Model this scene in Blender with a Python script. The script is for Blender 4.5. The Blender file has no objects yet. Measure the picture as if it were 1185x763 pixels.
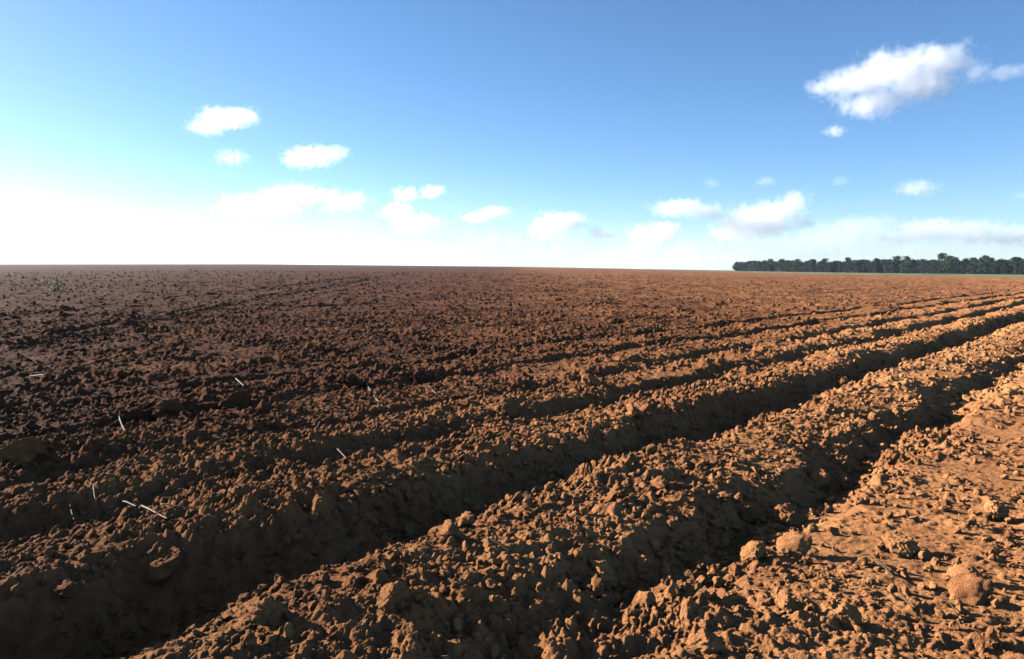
import bpy, bmesh, math, random
import numpy as np
from mathutils import Vector, Matrix, noise as mnoise

random.seed(11)
rng = np.random.default_rng(11)
scene = bpy.context.scene
C = scene.collection
PI = math.pi

# ------------------------------------------------------------------ camera constants
W, H = 1185.0, 763.0                 # size of the photograph the field was surveyed from
FPX = 921.0                          # focal length in its pixels (28 mm lens)
EYE = 1.5                            # eye height above the soil
PITCH = math.atan((H / 2 - 303.0) / FPX)
CAM = Vector((0.0, 0.0, EYE))
SUN_AZ, SUN_EL = -67.0, 18.0         # degrees from +Y (clockwise positive), elevation


def ray(px, py):
    """direction through a pixel of the photograph"""
    x, y, z = (px - W / 2) / FPX, -(py - H / 2) / FPX, -1.0
    cp, sp = math.cos(PITCH), math.sin(PITCH)
    # camera looks along +Y, pitched down
    fwd = Vector((0, cp, -sp)); up = Vector((0, sp, cp)); right = Vector((1, 0, 0))
    return (right * x + up * y + fwd).normalized()


# ------------------------------------------------------------------ object helpers
def link(name, mesh, mat=None, parent=None):
    o = bpy.data.objects.new(name, mesh)
    C.objects.link(o)
    if mat is not None and mesh is not None and not mesh.materials:
        mesh.materials.append(mat)
    if parent is not None:
        o.parent = parent
    return o


def tag(o, label=None, cat=None, group=None, kind=None):
    if label: o['label'] = label
    if cat: o['category'] = cat
    if group: o['group'] = group
    if kind: o['kind'] = kind
    return o


def mesh_np(name, verts, faces, smooth=True):
    """faces: (n,k) int array"""
    me = bpy.data.meshes.new(name)
    verts = np.ascontiguousarray(verts, np.float32)
    faces = np.ascontiguousarray(faces, np.int32)
    n, k = faces.shape
    me.vertices.add(len(verts)); me.vertices.foreach_set('co', verts.ravel())
    me.loops.add(n * k); me.loops.foreach_set('vertex_index', faces.ravel())
    me.polygons.add(n)
    me.polygons.foreach_set('loop_start', np.arange(0, n * k, k, dtype=np.int32))
    me.polygons.foreach_set('use_smooth', np.full(n, smooth, dtype=bool))
    me.update(calc_edges=True)
    return me


# ------------------------------------------------------------------ vectorised noise
def h2(ix, iy, seed):
    a = (ix.astype(np.int64) * 374761393 + iy.astype(np.int64) * 668265263 + seed * 1274126177) & 0xffffffff
    a = ((a ^ (a >> 13)) * 1274126177) & 0xffffffff
    a = ((a ^ (a >> 16)) * 2246822519) & 0xffffffff
    a ^= a >> 15
    return (a & 0xffffff).astype(np.float32) / np.float32(0x1000000)


def perlin(x, y, seed):
    x = np.asarray(x, np.float64); y = np.asarray(y, np.float64)
    x0 = np.floor(x); y0 = np.floor(y)
    fx = (x - x0).astype(np.float32); fy = (y - y0).astype(np.float32)
    ix = x0.astype(np.int64); iy = y0.astype(np.int64)
    u = fx * fx * fx * (fx * (fx * 6 - 15) + 10); v = fy * fy * fy * (fy * (fy * 6 - 15) + 10)
    out = []
    for dy in (0, 1):
        for dx in (0, 1):
            a = h2(ix + dx, iy + dy, seed) * np.float32(2 * PI)
            out.append(np.cos(a) * (fx - dx) + np.sin(a) * (fy - dy))
    n0 = out[0] + u * (out[1] - out[0]); n1 = out[2] + u * (out[3] - out[2])
    return (n0 + v * (n1 - n0)) * 1.5


def bumps(x, y, cell, seed, rlo, rhi, prob):
    """rounded crumbs: highest of many randomly placed, randomly stretched half-ellipsoids"""
    gx = x / cell; gy = y / cell
    ix = np.floor(gx).astype(np.int64); iy = np.floor(gy).astype(np.int64)
    best = np.zeros(len(x), np.float32)
    for dy in (-1, 0, 1):
        for dx in (-1, 0, 1):
            cx = ix + dx; cy = iy + dy
            ox = (gx - (cx + h2(cx, cy, seed))).astype(np.float32) * np.float32(cell)
            oy = (gy - (cy + h2(cx, cy, seed + 1))).astype(np.float32) * np.float32(cell)
            hh = h2(cx, cy, seed + 2)
            r = np.float32(rlo) + np.float32(rhi - rlo) * hh * hh
            a = h2(cx, cy, seed + 3) * np.float32(PI)
            st = np.float32(0.7) + np.float32(0.6) * h2(cx, cy, seed + 4)
            ca, sa = np.cos(a), np.sin(a)
            px = (ca * ox + sa * oy) * st; py = (ca * oy - sa * ox) / st
            # between a round and a flat sided plan
            d2 = px * px + py * py
            m = np.maximum(np.abs(px), np.abs(py)); d2 = 0.5 * d2 + 0.5 * (m * m) * 1.35
            q = np.maximum(r * r - d2, 0)
            on = h2(cx, cy, seed + 5) < prob
            best = np.maximum(best, np.sqrt(q) * on)
    return best


# ------------------------------------------------------------------ the field
FA = math.radians(39.0)              # direction of the rows
FD = (math.sin(FA), math.cos(FA)); FN = (-math.cos(FA), math.sin(FA))

PV = np.array([-6, -3.2, -2.6, -1.6, -0.9, -0.3, 0.3, 0.9, 1.42, 1.66, 1.82, 1.98, 2.14, 2.45, 2.80, 2.98, 3.12, 3.28, 3.48, 3.60, 3.72, 3.86, 4.2, 4.55,
               4.72, 4.84, 5.00, 5.5, 5.85, 6.0, 6.12, 6.4, 7.0, 7.32, 7.48, 7.60, 8.0, 8.7, 8.95, 9.1, 9.6])
PH = np.array([0, 0.05, 0.0, 0.05, -.03, 0.02, 0.0, 0.00, -.02, -.12, -.165, -.055, 0.035, .06, .055, 0.0, -.11, -.20, -.225, -.13, 0.02, .07, .05, -.02,
               -.045, -.04, .035, .03, -.03, -.045, .02, .03, 0.0, -.03, -.05, 0.02, .02, 0.0, -.035, .02, 0.0])


def far_slope(az):
    """the land falls away a little, more to the right: height per metre of distance"""
    ax = np.radians([-180, -120, -60, -33, -17.6, 0.5, 15, 25.2, 33, 60, 120, 180])
    gz = np.array([-.006, -.004, -.0026, -.0026, -.0026, -.0058, -.0103, -.0128, -.0142, -.016, -.01, -.006])
    return np.interp(az, ax, gz)


def land(x, y):
    r = np.hypot(x, y); az = np.arctan2(x, y)
    z = r * np.cos(np.clip(az, -1.1, 1.1)) * far_slope(az)
    return z


def track_line(x, y, a, b):
    """signed distance from a wheel track x = a + b*y"""
    return (x - (a + b * y)) / math.hypot(1, b)


def height(x, y, full=True):
    x = np.asarray(x, np.float64); y = np.asarray(y, np.float64)
    r = np.hypot(x, y)
    z = land(x, y)
    u = x * FD[0] + y * FD[1]; v = x * FN[0] + y * FN[1]
    wob = perlin(u / 1.1, v / 1.1, 3) * .17 + np.exp(-((v - 1.95) / .35) ** 2) * perlin(u / .55, v / .9, 13) * .17 + perlin(u / .38, v / .38, 4) * .06 + perlin(u / .13, v / .13, 9) * .045 + perlin(u / .05, v / .05, 10) * .018
    vv = v + wob * np.clip(v / 1.5, 0.3, 1)
    prof = np.interp(vv, PV, PH)
    prof = np.where(vv > 9.6, 0, prof)
    prof = np.where(vv < -6, 0, prof)
    # further rows, shallower
    ph = (vv - 9.3) / 1.45
    rows = -(np.abs(ph - np.floor(ph) - .5) * 2) ** 3 * .05 * (0.6 + 0.9 * perlin(u / 5, v / 3, 8)) + .03
    rows = rows * np.clip((vv - 9.3) / .8, 0, 1)
    clear = np.clip((u - 2) / 8, 1.1, 1.7)         # the rows stand sharper further along their run
    rows = rows * clear; prof = np.where(v > 4.3, prof * clear, prof)
    amp = 1 + .3 * perlin(u / 1.7, v / 2.5, 5) + np.where(v < 2.1, .3 * perlin(u / .8, v / .6, 6), np.where(v > 4.4, .6 * perlin(u / 1.3, v / .9, 7), 0))
    z = z + prof * amp + rows
    # wheel tracks crossing the far left
    for a, b, d in ((-7.9, -.085, .13), (-9.6, -.10, .07), (-13.2, -.04, .09), (-5.4, -.09, .04)):
        t = track_line(x, y, a, b) + .15 * perlin(x / 2, y / 2, 21)
        z = z - d * np.exp(-(t / .24) ** 2) * np.clip((y - 9) / 5, 0, 1) + d * .6 * np.exp(-((t - .5) / .22) ** 2) * np.clip((y - 9) / 5, 0, 1)
    z = z + perlin(x / 7, y / 7, 30) * .05 + perlin(x / 2.3, y / 2.3, 31) * .035
    z = z + perlin(x / 40, y / 40, 32) * .10 * np.clip(r / 60 - .3, 0, 1)
    if not full:
        return z
    px = np.maximum(r * .0013, .003)
    roughm = np.clip(0.75 + 0.7 * perlin(x / 1.3, y / 1.3, 41), .25, 1.5)
    # the right corner is a trodden, flatter strip
    flat = np.clip((vv - 1.1 + .5 * perlin(x / .7, y / .7, 12)) / .5, 0, 1)
    roughm = roughm * (.38 + .62 * flat) * (1 - .25 * ((vv > 2.0) & (vv < 3))) * (1 - .35 * np.clip((r - 12) / 40, 0, 1))

    def add(lam, fn):
        nonlocal z
        wgt = np.clip((lam / px - 1.2) / 1.5, 0, 1)
        m = wgt > 0
        if m.any():
            z[m] = z[m] + fn(x[m], y[m]) * wgt[m] * roughm[m]
    wx = perlin(x / .09, y / .09, 50) * .022; wy = perlin(x / .09, y / .09, 51) * .022
    xs, ys = x, y
    x = x + wx; y = y + wy
    def crumb(a, b, lam, seed, amt):
        """broken, sharp edged relief"""
        n = perlin(a / lam, b / lam, seed)
        n2 = perlin(a / lam * 1.9 + 3.1, b / lam * 1.9, seed + 1)
        return (np.abs(n) * 1.2 + .5 * np.abs(n2) + .35 * n) * amt
    add(.9, lambda a, b: bumps(a, b, .60, 60, .06, .20, .30) * .40)
    add(.45, lambda a, b: bumps(a, b, .24, 70, .04, .12, .45) * .48)
    add(.2, lambda a, b: bumps(a, b, .105, 80, .016, .058, .6) * .62)
    add(.09, lambda a, b: bumps(a, b, .05, 90, .008, .028, .8) * .85)
    x, y = xs, ys
    add(.30, lambda a, b: crumb(a, b, .30, 110, .042))
    add(.13, lambda a, b: crumb(a, b, .13, 113, .036))
    add(.055, lambda a, b: crumb(a, b, .055, 116, .020))
    add(.024, lambda a, b: crumb(a, b, .024, 119, .010))
    add(.012, lambda a, b: crumb(a, b, .012, 122, .004))
    # far off, clods blend into coarser lumps
    far = lambda a, b: np.clip(np.hypot(a, b) / 40 - .4, 0, 1)
    add(1.2, lambda a, b: bumps(a, b, .8, 130, .10, .30, .6) * .30 * far(a, b))
    add(2.2, lambda a, b: np.abs(perlin(a / 1.3, b / 1.3, 46)) * .16 * far(a, b))
    add(6.0, lambda a, b: np.abs(perlin(a / 4, b / 4, 47)) * .35 * np.clip(np.hypot(a, b) / 110 - .4, 0, 1))
    return z


def hz(x, y):
    return float(height(np.array([x]), np.array([y]))[0])


def at(px, py):
    """where the ray through a pixel first meets the soil"""
    d = ray(px, py)
    t = 1.6 * np.exp(np.linspace(0, math.log(400), 9000))
    X = d.x * t; Y = d.y * t; Z = EYE + d.z * t
    below = Z < height(X, Y)
    i = int(np.argmax(below)) if below.any() else len(t) - 1
    return Vector((X[i], Y[i], Z[i])), float(t[i])


# ------------------------------------------------------------------ materials
def new_mat(name):
    m = bpy.data.materials.new(name); m.use_nodes = True
    nt = m.node_tree; nt.nodes.clear()
    out = nt.nodes.new('ShaderNodeOutputMaterial')
    return m, nt, out


def N(nt, t, **kw):
    n = nt.nodes.new(t)
    for k, v in kw.items():
        setattr(n, k, v)
    return n


def soil_material(name, tone=1.0, obj_var=False):
    m, nt, out = new_mat(name)
    L = nt.links.new
    geo = N(nt, 'ShaderNodeNewGeometry')
    b = N(nt, 'ShaderNodeBsdfPrincipled')
    b.inputs['Roughness'].default_value = 1.0
    b.inputs['Specular IOR Level'].default_value = 0.05
    try: b.inputs['Diffuse Roughness'].default_value = 0.6
    except Exception: pass
    n1 = N(nt, 'ShaderNodeTexNoise'); n1.inputs['Scale'].default_value = 1.3; n1.inputs['Detail'].default_value = 5
    n2 = N(nt, 'ShaderNodeTexNoise'); n2.inputs['Scale'].default_value = 17; n2.inputs['Detail'].default_value = 6; n2.inputs['Roughness'].default_value = .65
    n3 = N(nt, 'ShaderNodeTexNoise'); n3.inputs['Scale'].default_value = 130; n3.inputs['Detail'].default_value = 5; n3.inputs['Roughness'].default_value = .7
    for n in (n1, n2, n3):
        L(geo.outputs['Position'], n.inputs['Vector'])
    # base colour paler towards the right, darker towards the far left: slow change over the field plus patches
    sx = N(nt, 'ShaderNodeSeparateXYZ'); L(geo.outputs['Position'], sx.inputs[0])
    dry = N(nt, 'ShaderNodeMapRange'); dry.interpolation_type = 'SMOOTHSTEP'  # base colour offset along X
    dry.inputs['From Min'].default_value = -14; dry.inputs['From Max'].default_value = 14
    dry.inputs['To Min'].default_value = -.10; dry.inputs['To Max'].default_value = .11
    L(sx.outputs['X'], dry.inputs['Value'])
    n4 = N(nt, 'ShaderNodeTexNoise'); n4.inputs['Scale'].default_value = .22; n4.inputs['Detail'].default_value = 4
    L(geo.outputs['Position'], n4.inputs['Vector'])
    # distance across the rows: base colour paler on the near side, darker beyond the main furrow
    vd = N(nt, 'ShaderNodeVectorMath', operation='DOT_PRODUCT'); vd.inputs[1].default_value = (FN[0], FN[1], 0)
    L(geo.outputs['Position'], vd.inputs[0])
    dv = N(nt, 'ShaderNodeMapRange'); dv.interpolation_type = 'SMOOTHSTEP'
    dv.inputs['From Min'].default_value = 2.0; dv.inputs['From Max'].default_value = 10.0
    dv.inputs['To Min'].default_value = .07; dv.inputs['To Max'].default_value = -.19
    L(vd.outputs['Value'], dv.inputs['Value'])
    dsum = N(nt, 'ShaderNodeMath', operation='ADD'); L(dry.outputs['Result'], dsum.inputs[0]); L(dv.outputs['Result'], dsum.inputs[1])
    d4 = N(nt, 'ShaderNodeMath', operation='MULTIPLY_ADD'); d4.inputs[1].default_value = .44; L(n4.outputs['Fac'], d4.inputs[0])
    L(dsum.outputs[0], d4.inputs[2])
    mix = N(nt, 'ShaderNodeMath', operation='MULTIPLY_ADD'); mix.inputs[1].default_value = .50
    L(n2.outputs['Fac'], mix.inputs[0])
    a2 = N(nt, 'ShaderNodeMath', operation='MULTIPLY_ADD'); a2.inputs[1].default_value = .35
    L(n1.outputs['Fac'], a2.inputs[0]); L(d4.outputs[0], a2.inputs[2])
    m5 = N(nt, 'ShaderNodeMath', operation='SUBTRACT'); m5.inputs[1].default_value = .14
    L(a2.outputs[0], m5.inputs[0]); L(m5.outputs[0], mix.inputs[2])
    fac = mix.outputs[0]
    if obj_var:
        oi = N(nt, 'ShaderNodeObjectInfo')
        ad = N(nt, 'ShaderNodeMath', operation='MULTIPLY_ADD'); ad.inputs[1].default_value = .22
        L(oi.outputs['Random'], ad.inputs[0]); L(fac, ad.inputs[2])
        sb = N(nt, 'ShaderNodeMath', operation='SUBTRACT'); sb.inputs[1].default_value = .09
        L(ad.outputs[0], sb.inputs[0]); fac = sb.outputs[0]
    cr = N(nt, 'ShaderNodeValToRGB')
    e = cr.color_ramp.elements
    e[0].position = .28; e[0].color = (.110 * tone, .0435 * tone, .0215 * tone, 1)
    e[1].position = .74; e[1].color = (.470 * tone, .2120 * tone, .0830 * tone, 1)
    k = e.new(.5); k.color = (.282 * tone, .1150 * tone, .0455 * tone, 1)
    L(fac, cr.inputs['Fac'])
    L(cr.outputs['Color'], b.inputs['Base Color'])
    bp = N(nt, 'ShaderNodeBump'); bp.inputs['Strength'].default_value = 1.0; bp.inputs['Distance'].default_value = .02
    L(n3.outputs['Fac'], bp.inputs['Height'])
    L(bp.outputs['Normal'], b.inputs['Normal'])
    L(b.outputs[0], out.inputs['Surface'])
    return m


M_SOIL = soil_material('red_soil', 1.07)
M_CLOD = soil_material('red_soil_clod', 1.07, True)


def flat_material(name, c0, c1, scale, rough=.8, bump=0.0, transl=0.0, coord='Object'):
    m, nt, out = new_mat(name); L = nt.links.new
    tc = N(nt, 'ShaderNodeTexCoord')
    n = N(nt, 'ShaderNodeTexNoise'); n.inputs['Scale'].default_value = scale; n.inputs['Detail'].default_value = 4
    if coord == 'Position':
        g = N(nt, 'ShaderNodeNewGeometry'); L(g.outputs['Position'], n.inputs['Vector'])
    else:
        L(tc.outputs[coord], n.inputs['Vector'])
    cr = N(nt, 'ShaderNodeValToRGB')
    cr.color_ramp.elements[0].position = .35; cr.color_ramp.elements[0].color = (*c0, 1)
    cr.color_ramp.elements[1].position = .65; cr.color_ramp.elements[1].color = (*c1, 1)
    L(n.outputs['Fac'], cr.inputs['Fac'])
    b = N(nt, 'ShaderNodeBsdfPrincipled'); b.inputs['Roughness'].default_value = rough
    b.inputs['Specular IOR Level'].default_value = .2
    L(cr.outputs['Color'], b.inputs['Base Color'])
    if bump:
        bp = N(nt, 'ShaderNodeBump'); bp.inputs['Strength'].default_value = bump; bp.inputs['Distance'].default_value = .002
        L(n.outputs['Fac'], bp.inputs['Height']); L(bp.outputs['Normal'], b.inputs['Normal'])
    if transl:
        t = N(nt, 'ShaderNodeBsdfTranslucent'); L(cr.outputs['Color'], t.inputs['Color'])
        mx = N(nt, 'ShaderNodeMixShader'); mx.inputs[0].default_value = transl
        L(b.outputs[0], mx.inputs[1]); L(t.outputs[0], mx.inputs[2]); L(mx.outputs[0], out.inputs['Surface'])
    else:
        L(b.outputs[0], out.inputs['Surface'])
    return m


M_STRAW = flat_material('dry_straw', (.032, .021, .010), (.052, .036, .017), 40, .7, .4)
M_LEAF = [flat_material('forest_foliage', (.007, .014, .009), (.017, .028, .016), .35, .8, transl=.08),
          flat_material('forest_foliage_pale', (.016, .028, .014), (.036, .052, .025), .35, .8, transl=.08)]
M_BARK = flat_material('bark', (.03, .024, .018), (.06, .05, .04), 3, .9)
M_GRASS = flat_material('verge_grass', (.075, .090, .030), (.13, .14, .055), .08, .9, coord='Position')
M_WEED = flat_material('weed_leaf', (.04, .06, .04), (.07, .10, .065), 9, .6, transl=.3)

# ------------------------------------------------------------------ ground sheet
def build_ground():
    fine = np.arange(math.radians(-47), math.radians(49), .0013)
    rest = np.linspace(math.radians(49.2), math.radians(360 - 47.2), 90)
    th = np.concatenate([fine, rest])
    rs = [.25]
    while rs[-1] < 3200:
        r = rs[-1]
        k = .05 if r < 1.5 else .008 if r < 2.4 else .0017 if r < 9 else .0032 if r < 30 else .0045 if r < 120 else .009 if r < 400 else .025
        rs.append(r * (1 + k))
    rs = np.array(rs)
    nt_, nr = len(th), len(rs)
    R, T = np.meshgrid(rs, th, indexing='ij')
    X = (R * np.sin(T)).ravel(); Y = (R * np.cos(T)).ravel()
    Z = height(X, Y)
    verts = np.stack([X, Y, Z], 1)
    i = np.arange(nr - 1)[:, None] * nt_; j = np.arange(nt_)[None, :]; jn = (j + 1) % nt_
    f = np.stack([i + j, i + nt_ + j, i + nt_ + jn, i + jn], -1).reshape(-1, 4)
    # close the small hole under the camera
    ctr = len(verts)
    verts = np.vstack([verts, [[0, 0, float(Z[:nt_].mean())]]])
    jj = np.arange(nt_)
    cap = np.stack([jj, (jj + 1) % nt_, np.full(nt_, ctr), np.full(nt_, ctr)], 1)
    me = mesh_np('field_ground', verts, f[:, ::-1] if False else f)
    bm_cap = mesh_np('cap', verts[np.r_[0:nt_, ctr]], np.stack([jj, (jj + 1) % nt_, np.full(nt_, nt_)], 1))
    bpy.data.meshes.remove(bm_cap)
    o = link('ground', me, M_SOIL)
    tag(o, 'ploughed red brown soil with deep furrows running to the horizon', 'ground', kind='structure')
    return o


build_ground()

# ------------------------------------------------------------------ clods
def ico(sub):
    bm = bmesh.new(); bmesh.ops.create_icosphere(bm, subdivisions=sub, radius=1)
    bm.verts.ensure_lookup_table()
    v = np.array([p.co[:] for p in bm.verts]); f = np.array([[q.index for q in p.verts] for p in bm.faces])
    bm.free(); return v, f


ICO = {s: ico(s) for s in (1, 2, 3, 4, 5)}


def clod_shape(seed, sub, slab=False):
    r_ = random.Random(seed)
    v, f = ICO[sub]
    off = Vector((r_.uniform(0, 50), r_.uniform(0, 50), r_.uniform(0, 50)))
    out = []
    planes = []
    for _ in range(r_.randint(6, 11)):
        n = Vector((r_.gauss(0, 1), r_.gauss(0, 1), r_.gauss(0, 1))).normalized()
        planes.append((n, r_.uniform(.42 if seed % 2 else .5, .85)))
    for p in v:
        d = Vector(p)
        rad = 1 + .28 * mnoise.noise(d * 1.1 + off)
        q = d * rad
        for n, dd in planes:
            e = q.dot(n) - dd
            if e > 0: q = q - n * e * (.98 if seed % 2 else .8)
        if sub >= 3:
            rough = mnoise.fractal(d * 1.9 + off, .75, 2.1, 6) * .22 + abs(mnoise.noise(d * 4 + off)) * .20 + abs(mnoise.noise(d * 9 + off)) * .10
            q = q * (.92 + rough)
        else:
            q = q * (1 + r_.uniform(-.22, .22))
        out.append(q[:])
    out = np.array(out) * np.array([1, r_.uniform(.7, .95), r_.uniform(.55, .85) if not slab else .3])
    return out, f


NPROTO = 12
PROTO = {s: [clod_shape(100 + k, s) for k in range(NPROTO)] for s in (1, 2)}
BIG = []
for k in range(14):
    vv_, ff_ = clod_shape(101 + 2 * k, 5 if k < 6 else 3)
    BIG.append(mesh_np('clod_mesh', vv_, ff_))
SLAB = []
for k in range(4):
    vv_, ff_ = clod_shape(300 + k, 4, slab=True)
    SLAB.append(mesh_np('slab_mesh', vv_, ff_))
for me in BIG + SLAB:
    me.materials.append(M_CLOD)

# random clods: positions drawn denser near by
cand = []
for (r0, r1, n, slo, shi, pw) in ((1.6, 5, 18000, .0045, .036, 6.0), (5, 10, 26000, .007, .046, 5.0), (10, 24, 22000, .012, .07, 4.5), (24, 70, 16000, .025, .11, 3.5), (70, 160, 9000, .06, .16, 2.5)):
    rr = np.sqrt(rng.uniform(r0 ** 2, r1 ** 2, n)); th = rng.uniform(math.radians(-45), math.radians(46), n)
    s = slo + (shi - slo) * rng.random(n) ** pw
    cand.append(np.stack([rr * np.sin(th), rr * np.cos(th), s], 1))
# crumbs fallen into the two furrows from their walls
n = 14000
uu = 3 + 32 * rng.random(n) ** 1.6; vv0 = np.where(rng.random(n) < .7, rng.normal(3.38, .26, n), rng.normal(1.86, .18, n))
s = .008 + .045 * rng.random(n) ** 4 + uu * .0006
cand.append(np.stack([uu * FD[0] + vv0 * FN[0], uu * FD[1] + vv0 * FN[1], s], 1))
cand = np.concatenate(cand)
X, Y, S = cand.T
dens = perlin(X / .8, Y / .8, 77) + .5
v_ = X * FN[0] + Y * FN[1]
# loose clods gather on the crests and slide into the furrows
keep = rng.random(len(X)) < np.clip(.45 + .7 * dens, .12, 1)
shade_floor = (v_ > 3.1) & (v_ < 3.75)
keep &= ~(shade_floor & (rng.random(len(X)) > .85))
flatz = (v_ < 1.5)
keep &= ~(flatz & (rng.random(len(X)) > .45))
X, Y, S = X[keep], Y[keep], S[keep]
Z = height(X, Y) + S * rng.uniform(.05, .45, len(S))
APP = S / np.hypot(X, Y)

LAND_CLODS = [  # pixel of its foot, width in pixels, label, slab, darkness irrelevant
    (490, 441, 42, 'large dark clod casting a shadow to its right, standing alone behind the upper rows', 0),
    (270, 472, 44, 'wide flat dark clod in the hollow of the upper left rows', 0),
    (197, 480, 40, 'broad dark clod beside the flat dark clod in the upper left rows', 0),
    (715, 577, 36, 'rounded clod perched on the lit ridge edge above the middle of the main furrow', 0),
    (524, 622, 34, 'upright reddish clod standing at the near edge of the main furrow', 0),
    (20, 530, 46, 'big rounded reddish clod at the left border of the field', 0),
    (192, 662, 50, 'lumpy lit clod inside the black shade at the left of the main furrow', 0),
    (75, 690, 36, 'small lit clod lying low in the black end of the main furrow', 0),
    (455, 697, 48, 'large rough clod in the lower middle of the near ridge', 0),
    (318, 722, 52, 'broad sunlit clod on the near ridge beside the black furrow end', 0),
    (697, 668, 40, 'round pale clod on the near ridge above the second furrow', 0),
    (868, 600, 28, 'clod on top of the upright pair above the second furrow', 0),
    (872, 645, 36, 'clod at the foot of the upright pair in the second furrow', 0),
    (916, 606, 38, 'wedge shaped clod with a flat sunlit top beside the upright pair', 0),
    (915, 642, 44, 'smooth tilted wedge of soil just below the flat topped clod', 1),
    (979, 722, 36, 'squarish pale clod in front of the long dark shadow in the right corner', 0),
    (912, 703, 30, 'pale rounded clod left of the squarish pale clod', 0),
    (1113, 672, 36, 'smooth pale slab tilted upright in the right corner', 1),
    (1118, 694, 46, 'flat slab lying against the foot of the upright pale slab', 1),
    (1152, 596, 32, 'angular clod near the right border, shadow to its right', 0),
    (945, 562, 30, 'angular sunlit clod at the end of the dark gap in the second furrow', 0),
    (684, 446, 28, 'pale bright clod on the upper rows above the main furrow', 0),
    (590, 478, 34, 'dark clod with a bright left edge between the upper rows', 0),
    (818, 752, 44, 'big clod at the bottom edge between the two furrows', 0),
    (412, 446, 26, 'upright dark clod beside the leaning straw stalk', 0),
    (1040, 640, 40, 'broad low clod on the trodden strip at the right', 0),
    (735, 482, 26, 'rounded clod catching sun just above the main furrow shade', 0),
    (395, 655, 30, 'lit clod at the near lip of the main furrow shade', 0),
]
for px, py, wpx, lab, slab in LAND_CLODS:
    p, t = at(px, py)
    s = wpx / FPX * t * .46
    me = SLAB[random.randrange(4)] if slab else BIG[random.randrange(6)]
    o = link('soil_clod', me)
    o.location = (p.x, p.y, hz(p.x, p.y) + s * .28)
    o.scale = (s * 1.06, s, s)
    o.rotation_euler = (random.uniform(-.5, .5), random.uniform(-.5, .5), random.uniform(0, 6.28))
    if slab:
        o.rotation_euler = (.75, -.5, random.uniform(-.4, .4))
    tag(o, lab, 'clod', 'clods lying on the ploughed field')

order = np.argsort(-APP)
front = order[:268]
rest = np.setdiff1d(np.arange(len(X)), front)
ZONES = (('small clod of red soil on the trodden strip along the right corner', 'clods on the trodden strip'),
         ('clod of red soil among many on the near ridge between both furrows', 'clods on the near ridge'),
         ('clod of red soil lying down in the shaded main furrow', 'clods in the main furrow'),
         ('clod of red soil scattered on the rows beyond the main furrow', 'clods on the rows beyond'))
for i in front:
    v = X[i] * FN[0] + Y[i] * FN[1]
    zone = 0 if v < 1.6 else 1 if v < 3.1 else 2 if v < 4.05 else 3
    o = link('soil_clod', BIG[6 + int(i) % 8])
    s = float(S[i]) * 1.05
    o.location = (X[i], Y[i], Z[i]); o.scale = (s, s, s)
    o.rotation_euler = (random.uniform(0, 6.28), random.uniform(0, 6.28), random.uniform(0, 6.28))
    tag(o, ZONES[zone][0], 'clod', ZONES[zone][1])


def rot_mats(n):
    q = rng.normal(size=(n, 4)); q /= np.linalg.norm(q, axis=1)[:, None]
    w, x, y, z = q.T
    return np.stack([np.stack([1 - 2 * (y * y + z * z), 2 * (x * y - z * w), 2 * (x * z + y * w)], -1),
                     np.stack([2 * (x * y + z * w), 1 - 2 * (x * x + z * z), 2 * (y * z - x * w)], -1),
                     np.stack([2 * (x * z - y * w), 2 * (y * z + x * w), 1 - 2 * (x * x + y * y)], -1)], 1)


def heap_of_clods():
    V, F, off = [], [], 0
    for s in (2, 1):
        lod = (APP[rest] * 796 > 2.6) if s == 2 else (APP[rest] * 796 <= 2.6)
        ids = rest[lod]
        kind = rng.integers(0, NPROTO, len(ids))
        for k in range(NPROTO):
            sel = ids[kind == k]
            if not len(sel): continue
            pv, pf = PROTO[s][k]
            Rm = rot_mats(len(sel))
            vv = np.einsum('nij,pj->npi', Rm, pv) * S[sel][:, None, None] + np.stack([X[sel], Y[sel], Z[sel]], 1)[:, None, :]
            ff = pf[None] + (np.arange(len(sel)) * len(pv))[:, None, None] + off
            V.append(vv.reshape(-1, 3)); F.append(ff.reshape(-1, 3)); off += len(sel) * len(pv)
    me = mesh_np('loose_soil', np.concatenate(V), np.concatenate(F), smooth=False)
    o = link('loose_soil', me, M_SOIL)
    tag(o, 'countless crumbs and small clods of red soil covering the field', 'soil', kind='stuff')


heap_of_clods()

# ------------------------------------------------------------------ straw
def stalk_mesh(length, rad, bend, kink=0.0, blade=False, seed=0):
    r_ = random.Random(seed)
    n = 10; verts, faces = [], []
    k = 5
    for i in range(n + 1):
        t = i / n
        c = Vector((length * (t - .5), bend * length * (t - .5) ** 2 * 2 + (kink * length * max(0, t - .6)), .004 * math.sin(t * 5) + (kink * .5 * length * max(0, t - .6))))
        rr = rad * (1 - .35 * t) * (1.25 if i in (3, 7) else 1)
        for j in range(k):
            a = 2 * PI * j / k
            verts.append((c.x, c.y + rr * math.cos(a) * (2.2 if blade else 1), c.z + rr * math.sin(a) * (.35 if blade else 1)))
    for i in range(n):
        for j in range(k):
            faces.append((i * k + j, i * k + (j + 1) % k, (i + 1) * k + (j + 1) % k, (i + 1) * k + j))
    me = bpy.data.meshes.new('straw')
    me.from_pydata(verts, [], faces + [tuple(range(k))[::-1], tuple(range(n * k, n * k + k))])
    for p in me.polygons: p.use_smooth = True
    me.materials.append(M_STRAW)
    return me


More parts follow.
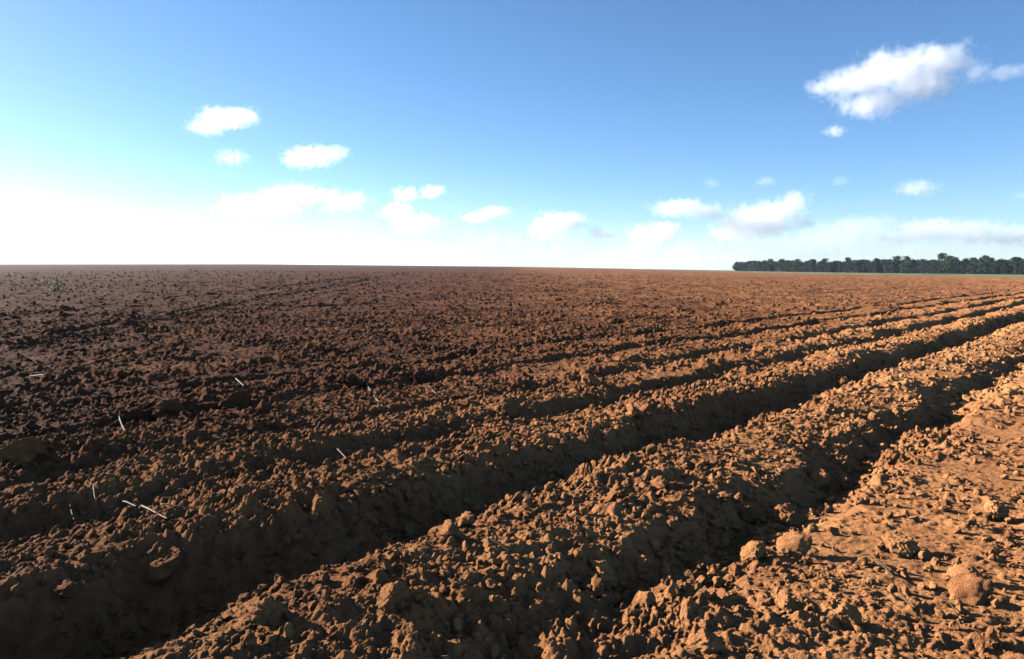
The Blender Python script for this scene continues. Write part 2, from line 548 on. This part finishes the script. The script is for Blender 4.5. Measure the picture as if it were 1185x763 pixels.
def place_stalk(p0, p1, width_px, lab, grp, lift=.02, kink=0.0, blade=False, seed=0, arch=0.0):
    """p0, p1: its two ends in pixels; the ends rest on the soil (lift = how far above)"""
    a, ta = at(*p0); b, tb = at(*p1)
    if abs(ta - tb) > .35 * min(ta, tb):          # one end leans up: keep it at the nearer distance
        t = min(ta, tb)
        a = CAM + ray(*p0) * t; b = CAM + ray(*p1) * t
    la = lift if isinstance(lift, tuple) else (lift, lift)
    a = Vector((a.x, a.y, max(a.z, hz(a.x, a.y)) + la[0])); b = Vector((b.x, b.y, max(b.z, hz(b.x, b.y)) + la[1]))
    d = b - a
    me = stalk_mesh(d.length, width_px / FPX * (ta + tb) / 6, .015, kink, blade, seed)
    o = link('straw_stalk', me)
    o.location = (a + b) / 2
    o.rotation_euler = d.to_track_quat('X', 'Z').to_euler()
    tag(o, lab, 'straw', grp)
    return o


SG = 'dry stalks lying on the ploughed soil'
ST = [((36, 437), (74, 435), 4, 'pale flat straw piece lying level near the left border of the field', True),
      ((137, 484), (144, 502), 2.6, 'short upright yellow stalk on the left rows', False),
      ((142, 584), (158, 589), 2.6, 'short pale stalk left end of the straw cluster above the furrow', False),
      ((163, 589), (194, 604), 3.4, 'long pale stalk in the straw cluster above the black furrow end', False),
      ((186, 588), (216, 591), 2.6, 'level pale stalk at the right of the straw cluster', False),
      ((81, 590), (86, 606), 2.8, 'small hooked stalk left of the straw cluster', False),
      ((108, 565), (110, 582), 2.2, 'thin upright stalk above the straw cluster', False),
      ((423, 447), (443, 474), 4.5, 'long leaning stalk in the upper middle rows', False),
      ((272, 440), (290, 455), 3, 'thin bent stalk behind the flat dark clod', False),
      ((362, 507), (371, 490), 3.2, 'short leaning stalk left of the middle rows', False),
      ((388, 521), (402, 534), 3.2, 'pale stalk lying on the crest of the far furrow wall', False),
      ((563, 627), (592, 642), 3.4, 'bright stalk lying on the near ridge below the reddish clod', False),
      ((622, 622), (627, 606), 2.8, 'thin upright stalk on the near ridge', False),
      ((1015, 653), (1034, 671), 4.2, 'pale stalk lying on the trodden strip in the right corner', False),
      ((1040, 690), (1052, 703), 3.2, 'short pale stalk below the longer one in the right corner', False),
      ((1098, 702), (1108, 716), 3, 'thin stalk hanging below the flat slab', False),
      ((495, 448), (505, 458), 2.8, 'short straw piece at the foot of the large dark clod', False)]
for k, (p0, p1, wpx, lab, blade) in enumerate(ST):
    place_stalk(p0, p1, wpx, lab, SG, lift=.018, blade=blade, kink=0, seed=k)
loose = [stalk_mesh(1, .022, .04 + .05 * k, .1 * (k % 2), k == 3, 50 + k) for k in range(4)]
for k in range(170):
    r = 3 + 40 * random.random() ** 1.4; a = math.radians(random.uniform(-36, 30))
    x, y = r * math.sin(a), r * math.cos(a)
    if x * FN[0] + y * FN[1] < 1.7 and random.random() < .7: continue
    o = link('straw_stalk', loose[k % 4])
    ln = random.uniform(.05, .12) * (1 + r / 22)
    o.location = (x, y, hz(x, y) + .012 + r * .0006); o.scale = (ln, ln, ln)
    o.rotation_euler = (random.uniform(-.3, .3), random.uniform(-.7, .4), random.uniform(0, 6.28))
    tag(o, 'tiny broken straw fragment half buried in the soil', 'straw', 'tiny straw fragments in the soil')

# ------------------------------------------------------------------ foliage helpers
def leaf_cards(centers, size, r_, flat=.0):
    """one bent four-cornered leaf spray per centre"""
    n = len(centers)
    nrm = r_.normal(size=(n, 3)); nrm[:, 2] = nrm[:, 2] * .8 + .35; nrm /= np.linalg.norm(nrm, axis=1)[:, None]
    t = np.cross(nrm, r_.normal(size=(n, 3))); t /= np.linalg.norm(t, axis=1)[:, None]
    b = np.cross(nrm, t)
    s = size * r_.uniform(.6, 1.3, n)[:, None]
    jit = lambda: r_.uniform(.7, 1.2, n)[:, None]
    c = centers
    v = np.stack([c - t * s * jit(), c - b * s * .7 * jit() + nrm * s * .18, c + t * s * jit(), c + b * s * .7 * jit() - nrm * s * .18], 1)
    f = np.arange(n * 4).reshape(n, 4)
    return v.reshape(-1, 3), f


def tube(path, radii, k=7):
    verts, faces = [], []
    for i, (p, r) in enumerate(zip(path, radii)):
        for j in range(k):
            a = 2 * PI * j / k
            verts.append((p[0] + r * math.cos(a), p[1] + r * math.sin(a), p[2]))
    for i in range(len(path) - 1):
        for j in range(k):
            faces.append((i * k + j, i * k + (j + 1) % k, (i + 1) * k + (j + 1) % k, (i + 1) * k + j))
    return verts, faces


def tree_proto(seed, height_, spread, low, ncl, mat):
    r_ = np.random.default_rng(seed)
    # trunk with limbs
    top = height_ * .62
    V, F = [], []
    def addt(path, radii, k=7):
        v, f = tube(path, radii, k); o = len(V)
        V.extend(v); F.extend([tuple(q + o for q in x) for x in f])
    lean = r_.normal(0, .25, 2)
    path = [(lean[0] * t * t * 2, lean[1] * t * t * 2, top * t) for t in np.linspace(0, 1, 6)]
    addt(path, [.34 * (1 - .7 * t) + (.12 if t == 0 else 0) for t in np.linspace(0, 1, 6)])
    lobes = []
    nb = 7
    for k in range(nb):
        a = 2 * PI * k / nb + r_.uniform(-.3, .3); h0 = top * r_.uniform(.3, .95)
        ln = spread * r_.uniform(.45, .85); up = height_ * r_.uniform(.05, .28)
        end = (math.cos(a) * ln, math.sin(a) * ln, min(h0 + up, height_ * .86))
        addt([(0, 0, h0), (end[0] * .5, end[1] * .5, h0 + (end[2] - h0) * .4), end], [.13, .09, .04], 5)
        lobes.append((np.array(end), spread * r_.uniform(.34, .5)))
    for k in range(5):
        a = r_.uniform(0, 2 * PI); rr = spread * r_.uniform(0, .45)
        lobes.append((np.array([math.cos(a) * rr, math.sin(a) * rr, height_ * r_.uniform(.7, .93)]), spread * r_.uniform(.28, .45)))
    for k in range(13):                             # low skirts of leaves at the forest edge
        a = r_.uniform(0, 2 * PI); rr = spread * r_.uniform(.35, .85)
        lobes.append((np.array([math.cos(a) * rr, math.sin(a) * rr, height_ * r_.uniform(low * .5, .45)]), spread * r_.uniform(.28, .42)))
    tm = bpy.data.meshes.new('trunk'); tm.from_pydata(V, [], F); tm.materials.append(M_BARK)
    pts = []
    for c, rad in lobes:
        d = r_.normal(size=(ncl, 3)); d /= np.linalg.norm(d, axis=1)[:, None]
        rr = rad * (1 - .55 * r_.random(ncl) ** 2)
        p = c + d * rr[:, None] * np.array([1, 1, .8])
        p += r_.normal(0, .12 * rad, p.shape)
        pts.append(p[p[:, 2] > .15])
    P = np.concatenate(pts)
    P[:, 2] = np.minimum(P[:, 2], height_ * 1.05)
    v, f = leaf_cards(P, .42, r_)
    cm = mesh_np('crown', v, f, smooth=False)
    cm.materials.append(mat)
    return tm, cm


TREES = [tree_proto(500 + k, 10.5 + (k % 3) * .7, 5.0 + .5 * (k % 2), .1, 95, M_LEAF[1 if k in (2, 5) else 0]) for k in range(7)]


def put_tree(proto, x, y, sc, lab, grp, sz=1.0):
    t = bpy.data.objects.new('forest_tree', None); C.objects.link(t)
    t.location = (x, y, float(land(np.array([x]), np.array([y]))[0]) - .1)
    t.rotation_euler = (0, 0, random.uniform(0, 6.28)); t.scale = (sc, sc, sc * sz)
    link('trunk', proto[0], parent=t); link('crown', proto[1], parent=t)
    return tag(t, lab, 'tree', grp)


A, B = np.array([224.0, 800.0]), np.array([309.0, 480.0])
dirv = (B - A) / np.linalg.norm(B - A); back = np.array([dirv[1], -dirv[0]]); back = back if back[0] > 0 else -back
LEN = np.linalg.norm(B - A)
TG = 'trees of the dark forest edge on the horizon'
TL1 = 'dark green tree in the dense front row of the distant forest edge'
TL2 = 'dark tree crown showing just above the front row of the distant forest'
s = -1.0
first = True
while s < LEN + 55:
    p = A + dirv * s + back * random.uniform(-1.5, 2.5)
    if first:
        put_tree(TREES[1], p[0], p[1], .74, 'lowest tree at the left end of the distant forest edge', TG)
        first = False
    elif s < 10:
        put_tree(TREES[0], p[0], p[1], .92, 'second tree from the left end of the distant forest edge', TG)
    else:
        put_tree(TREES[random.randrange(7)], p[0], p[1], random.uniform(.84, .94), TL1, TG, random.uniform(.92, 1.08))
    s += random.uniform(4.0, 5.6)
s = 12.0
while s < LEN + 55:
    p = A + dirv * s + back * random.uniform(8, 11)
    put_tree(TREES[random.randrange(7)], p[0], p[1], random.uniform(.84, .96), TL2, TG, random.uniform(.95, 1.1))
    s += random.uniform(5.5, 8)
# emergent crowns that break the skyline: where along the row their pixel lies
def along(px):
    tx = (px - W / 2) / FPX
    # solve (A+dirv*s).x = tx * (A+dirv*s).y
    return (tx * A[1] - A[0]) / (dirv[0] - tx * dirv[1])
for px, sc, sz, lab in ((1080, 1.0, 1.22, 'tallest tree rising above the distant forest edge at its right part'),
                        (974, .95, 1.15, 'pointed tree rising slightly above the middle of the distant forest edge'),
                        (1028, 1.0, 1.1, 'broad raised crown left of the tallest tree in the distant forest'),
                        (1041, .9, 1.2, 'thin raised crown between the broad crown and the tallest tree'),
                        (1096, 1.0, 1.08, 'raised crown just right of the tallest tree in the distant forest'),
                        (1132, 1.0, 1.08, 'rounded raised crown near the right end of the distant forest')):
    p = A + dirv * along(px) + back * 5
    put_tree(TREES[random.randrange(7)], p[0], p[1], sc, lab, TG, sz)

# ------------------------------------------------------------------ grass strip in front of the forest
def build_grass():
    ys = np.concatenate([np.linspace(90, 480, 90), np.linspace(490, 1000, 70)])
    ks = np.linspace(0, 1, 26)
    V = []
    for y in ys:
        x0 = 150 + 3 * math.sin(y * .013)
        x1 = A[0] + (y - A[1]) / dirv[1] * dirv[0] + 12
        for k in ks:
            x = x0 + (x1 - x0) * k
            V.append((x, y, 0))
    V = np.array(V)
    V[:, 2] = land(V[:, 0], V[:, 1]) + .50 + .10 * perlin(V[:, 0] / 9, V[:, 1] / 9, 99) + .12 * rng.random(len(V))
    edge = np.tile(ks == 0, len(ys)); V[edge, 2] -= .5
    n = len(ks); i = np.arange(len(ys) - 1)[:, None] * n; j = np.arange(n - 1)[None]
    F = np.stack([i + j, i + j + 1, i + n + j + 1, i + n + j], -1).reshape(-1, 4)
    o = link('grass', mesh_np('grass', V, F), M_GRASS)
    tag(o, 'thin pale green grass strip between the soil and the forest', 'grass', kind='stuff')


build_grass()

# ------------------------------------------------------------------ the green plant far out on the left
def build_weed():
    p, t = at(64, 337)
    r_ = np.random.default_rng(5)
    root = bpy.data.objects.new('weed_plant', None); C.objects.link(root); root.location = (p.x, p.y, hz(p.x, p.y) - .02)
    w = 24 / FPX * t; h = 15 / FPX * t
    V, F = [], []
    P = []
    for k in range(9):
        a = 2 * PI * k / 9 + r_.uniform(-.3, .3); e = np.array([math.cos(a) * w * .36, math.sin(a) * w * .36, h * r_.uniform(.45, .9)])
        v, f = tube([(0, 0, 0), tuple(e * np.array([.4, .4, .6])), tuple(e)], [.018, .013, .006], 5)
        o = len(V); V += v; F += [tuple(q + o for q in x) for x in f]
        for q in np.linspace(.3, 1.05, 14):
            P.append(e * q + r_.normal(0, .13 * w, 3) * np.array([1, 1, .8]))
    P = np.array(P); P[:, 2] = np.abs(P[:, 2]) + .03
    sm = bpy.data.meshes.new('stems'); sm.from_pydata(V, [], F); sm.materials.append(M_WEED)
    v, f = leaf_cards(P, .05 * w, r_)
    cm = mesh_np('leaves', v, f, smooth=False); cm.materials.append(M_WEED)
    link('stem', sm, parent=root); link('foliage', cm, parent=root)
    tag(root, 'single low green plant alone in the bare soil at far left', 'plant')


build_weed()

# ------------------------------------------------------------------ clouds: real volumes far beyond the field
def cloud(lobes, D, dens, amp, nscale, sharp, lab, grp=None, aniso=.35, step=.35, depth=1.0, name='cloud', stretch=(1, 1, 1)):
    """lobes: (px, py, rx, ry) in pixels of the photograph, turned into metres at distance D"""
    cx = sum(l[0] for l in lobes) / len(lobes); cy = sum(l[1] for l in lobes) / len(lobes)
    d = ray(cx, cy)
    ctr = CAM + d * D
    az = math.atan2(d.x, d.y)
    k = D / FPX * math.cos(az) * .98
    loc = []
    for px, py, rx, ry in lobes:
        rr = ray(px, py)
        az2 = math.atan2(rr.x, rr.y) - az; el2 = math.asin(rr.z) - math.asin(d.z)
        rx_m = rx * k; rz_m = ry * k
        loc.append(((az2 * D * math.cos(math.asin(d.z)), random.uniform(-.2, .2) * rx_m, el2 * D), (rx_m, max(rz_m, min(rx_m * .8, rz_m * 2)) * depth, rz_m)))
    grow = 1.0 + amp * .55
    bm = bmesh.new()
    sv, _ = ICO[2]
    for c, r in loc:
        for q in sv:
            bm.verts.new((c[0] + q[0] * r[0] * grow, c[1] + q[1] * r[1] * grow, c[2] + q[2] * r[2] * grow))
    res = bmesh.ops.convex_hull(bm, input=bm.verts[:])
    bmesh.ops.delete(bm, geom=[v for v in bm.verts if not v.link_faces], context='VERTS')
    bmesh.ops.recalc_face_normals(bm, faces=bm.faces[:])
    me = bpy.data.meshes.new(name); bm.to_mesh(me); bm.free()
    m, nt, out = new_mat('cloud_vapour'); L = nt.links.new
    tc = N(nt, 'ShaderNodeTexCoord')
    prev = None
    size = sum(r[2] for c, r in loc) / len(loc)
    # warp, so that the outlines curl
    wn = N(nt, 'ShaderNodeTexNoise'); wn.inputs['Scale'].default_value = nscale * .6 / size; wn.inputs['Detail'].default_value = 1
    mp = N(nt, 'ShaderNodeVectorMath', operation='MULTIPLY'); mp.inputs[1].default_value = stretch
    off = N(nt, 'ShaderNodeVectorMath', operation='ADD'); off.inputs[1].default_value = tuple(random.uniform(-1, 1) * size * 50 for _ in range(3))
    L(tc.outputs['Object'], mp.inputs[0]); L(mp.outputs[0], off.inputs[0])
    for c, r in loc:
        s_ = N(nt, 'ShaderNodeVectorMath', operation='SUBTRACT'); s_.inputs[1].default_value = c
        L(tc.outputs['Object'], s_.inputs[0])
        dv = N(nt, 'ShaderNodeVectorMath', operation='DIVIDE'); dv.inputs[1].default_value = r
        L(s_.outputs[0], dv.inputs[0])
        ln = N(nt, 'ShaderNodeVectorMath', operation='LENGTH'); L(dv.outputs[0], ln.inputs[0])
        if prev is None:
            prev = ln.outputs['Value']
        else:
            mn = N(nt, 'ShaderNodeMath', operation='SMOOTH_MIN'); mn.inputs[2].default_value = .18
            L(prev, mn.inputs[0]); L(ln.outputs['Value'], mn.inputs[1]); prev = mn.outputs[0]
    nz = N(nt, 'ShaderNodeTexNoise'); nz.inputs['Scale'].default_value = nscale / size; nz.inputs['Detail'].default_value = 8; nz.inputs['Roughness'].default_value = .62
    L(off.outputs[0], nz.inputs['Vector'])
    nn = N(nt, 'ShaderNodeMath', operation='MULTIPLY_ADD'); nn.inputs[1].default_value = amp * 2.4; nn.inputs[2].default_value = -amp * 1.2 + .92
    L(nz.outputs['Fac'], nn.inputs[0])
    df = N(nt, 'ShaderNodeMath', operation='SUBTRACT'); L(nn.outputs[0], df.inputs[0]); L(prev, df.inputs[1])
    sh = N(nt, 'ShaderNodeMath', operation='MULTIPLY', use_clamp=True); sh.inputs[1].default_value = sharp; L(df.outputs[0], sh.inputs[0])
    de = N(nt, 'ShaderNodeMath', operation='MULTIPLY'); de.inputs[1].default_value = dens / (size); L(sh.outputs[0], de.inputs[0])
    nt.nodes.remove(wn)
    v = N(nt, 'ShaderNodeVolumePrincipled'); v.inputs['Color'].default_value = (.86, .87, .91, 1)
    v.inputs['Anisotropy'].default_value = aniso
    L(de.outputs[0], v.inputs['Density'])
    L(v.outputs[0], out.inputs['Volume'])
    m.cycles.volume_step_rate = step
    me.materials.append(m)
    o = link(name, me)
    o.location = ctr; o.rotation_euler = (0, 0, -az)
    tag(o, lab, 'cloud', grp)
    return o


CG = 'white clouds in the blue sky'
cloud([(1040, 82, 62, 26), (985, 98, 44, 20), (1085, 72, 40, 24), (1010, 118, 42, 20), (1065, 100, 45, 20), (950, 100, 22, 10)],
      5200, .75, .95, 1.5, 1.6, 'largest white cloud, high on the right of the sky', CG)
cloud([(1130, 85, 20, 16), (1165, 84, 26, 10)], 5400, .35, 1.0, 1.2, 1.3, 'faint wisp trailing right of the largest cloud', CG)
cloud([(966, 152, 14, 8)], 5000, .5, 1.1, 1.5, 1.3, 'tiny puff below the left end of the largest cloud', CG)
cloud([(262, 138, 34, 13), (240, 148, 24, 10), (283, 134, 20, 11)], 6500, .6, 1.2, 1.5, 1.15, 'upper one of the two white puffs on the left sky', CG)
cloud([(268, 183, 22, 11)], 7000, .22, 1.2, 1.6, 1.1, 'faint puff between the two white puffs on the left', CG)
cloud([(362, 182, 34, 14), (388, 177, 17, 11), (345, 186, 20, 11)], 7000, .6, 1.2, 1.5, 1.15, 'lower one of the two white puffs on the left sky', CG)
cloud([(1062, 218, 28, 11)], 9000, .4, 1.1, 1.6, 1.2, 'small grey white cloud alone above the right forest', CG)
for px, py, rx, lab in ((972, 210, 12, 'tiny faint puff left of the small grey white cloud'), (886, 210, 15, 'tiny faint puff above the tall cumulus'),
                        (823, 212, 11, 'leftmost tiny faint puff above the horizon cumulus'), (1183, 226, 11, 'tiny puff cut by the right border of the sky')):
    cloud([(px, py, rx, 7)], 9000, .16, 1.1, 1.5, 1.0, lab, CG)
# cumulus standing along the horizon
cloud([(875, 258, 52, 22), (900, 247, 36, 18), (921, 234, 18, 16), (850, 268, 34, 15), (925, 258, 18, 10)],
      14000, .65, 1.05, 1.7, 2.0, 'tall white cumulus with a peak above the left end of the forest', CG)
cloud([(980, 268, 70, 19), (1000, 262, 50, 16), (950, 280, 70, 14)], 16000, .2, .9, 1.2, 1.4, 'dim bluish bank right of the tall cumulus', CG)
cloud([(1075, 267, 50, 16), (1120, 269, 44, 16), (1165, 273, 40, 14), (1045, 275, 34, 10)],
      14000, .5, 1.05, 1.7, 1.9, 'long white cumulus low over the right part of the forest', CG)
cloud([(787, 241, 40, 13), (815, 246, 30, 11)], 14000, .55, .9, 1.2, 1.5, 'soft cloud left of the tall cumulus peak', CG)
cloud([(757, 273, 34, 16), (770, 266, 20, 12)], 14000, .8, 1.1, 1.5, 1.8, 'rounded white cumulus left of the tall cumulus, close to the horizon', CG)
cloud([(645, 258, 32, 14), (630, 266, 22, 12), (665, 256, 18, 11)], 14000, .8, 1.1, 1.5, 1.8, 'ragged white cumulus low above the middle of the horizon', CG)
cloud([(700, 272, 18, 8), (690, 270, 12, 9)], 14000, .6, .9, 1.3, 1.6, 'small puff right of the ragged cumulus', CG)
cloud([(572, 246, 21, 8), (552, 252, 22, 7)], 14000, .7, 1.1, 1.5, 1.6, 'small slanting white cloud left of the ragged cumulus', CG)
cloud([(470, 226, 19, 12), (500, 222, 18, 10), (480, 258, 32, 13), (460, 246, 24, 13)], 14000, .6, 1.1, 1.5, 1.5, 'double headed white cloud left of the horizon centre', CG)
cloud([(345, 226, 54, 15), (395, 234, 38, 15), (300, 238, 56, 17)], 14000, .45, 1.1, 1.5, 1.3, 'broad bright cloud below the two left puffs', CG)
cloud([(10, 296, 150, 80), (140, 298, 150, 74), (270, 300, 150, 70), (400, 302, 140, 62)],
      12000, .11, 1.2, 1.8, 1.2, 'white cloud bank lying along the left horizon', CG, depth=.3)
cloud([(440, 304, 120, 58), (540, 304, 120, 56), (640, 306, 120, 52), (740, 308, 110, 48), (820, 308, 100, 44)],
      12500, .28, 1.2, 1.9, 1.3, 'soft cloud bank along the middle of the horizon', CG, depth=.3)
cloud([(740, 308, 130, 50), (880, 310, 130, 56), (1010, 312, 130, 58), (1150, 314, 130, 60)], 11000, .40, .8, 1.6, 1.2, 'pale blue white bank just above the forest', CG, depth=.3)

cloud([(40, 306, 420, 150), (420, 306, 420, 140), (800, 308, 420, 130), (1180, 310, 420, 130)], 9500, .11, .35, .8, .9, 'faint pale veil of haze above the whole horizon', CG, depth=.3, step=.6)

# ------------------------------------------------------------------ the air over the field
def build_haze():
    bm = bmesh.new(); bmesh.ops.create_cube(bm, size=1)
    for v in bm.verts:
        v.co = (v.co.x * 6800, v.co.y * 6800, -58 if v.co.z < 0 else 14)
    me = bpy.data.meshes.new('haze'); bm.to_mesh(me); bm.free()
    m, nt, out = new_mat('haze_air')
    v = N(nt, 'ShaderNodeVolumePrincipled'); v.inputs['Color'].default_value = (.6, .78, 1, 1)
    v.inputs['Density'].default_value = .00005; v.inputs['Anisotropy'].default_value = .2
    nt.links.new(v.outputs[0], out.inputs['Volume'])
    o = link('haze', me, m)
    tag(o, 'thin blue haze over the far field', 'haze', kind='stuff')


build_haze()

# ------------------------------------------------------------------ sky, sun, camera
world = bpy.data.worlds.new('World'); scene.world = world; world.use_nodes = True
nt = world.node_tree
bg = nt.nodes['Background']
sky = nt.nodes.new('ShaderNodeTexSky'); sky.sky_type = 'NISHITA'; sky.sun_disc = False
sky.sun_elevation = math.radians(SUN_EL); sky.sun_rotation = math.radians(SUN_AZ)
sky.altitude = 300; sky.air_density = .64; sky.dust_density = .4; sky.ozone_density = 3.2
hs = nt.nodes.new('ShaderNodeHueSaturation'); hs.inputs['Saturation'].default_value = 1.06; hs.inputs['Hue'].default_value = .497
nt.links.new(sky.outputs[0], hs.inputs['Color']); nt.links.new(hs.outputs[0], bg.inputs['Color'])
bg.inputs['Strength'].default_value = .053

sd = bpy.data.lights.new('sun', 'SUN'); sd.energy = 5.0; sd.angle = math.radians(.53); sd.color = (1, .95, .87)
so = bpy.data.objects.new('sun', sd); C.objects.link(so)
a, e = math.radians(SUN_AZ), math.radians(SUN_EL)
sunv = Vector((math.sin(a) * math.cos(e), math.cos(a) * math.cos(e), math.sin(e)))
so.rotation_euler = sunv.to_track_quat('Z', 'Y').to_euler(); so.location = (-20, 5, 20)

cd = bpy.data.cameras.new('camera'); cd.sensor_width = 36; cd.lens = 36 * FPX / W
cd.clip_start = .05; cd.clip_end = 120000
co = bpy.data.objects.new('camera', cd); C.objects.link(co)
co.location = CAM; co.rotation_euler = (PI / 2 - PITCH, 0, 0)
scene.camera = co

scene.view_settings.view_transform = 'Standard'
scene.view_settings.look = 'None'
scene.view_settings.exposure = 2.0
scene.view_settings.gamma = 1
scene.view_settings.use_curve_mapping = False
scene.render.engine = 'CYCLES'
cy = scene.cycles
cy.use_denoising = True
cy.max_bounces = 12; cy.diffuse_bounces = 0; cy.glossy_bounces = 1; cy.volume_bounces = 12; cy.transmission_bounces = 1
cy.volume_max_steps = 256
cy.use_adaptive_sampling = True; cy.adaptive_threshold = .02
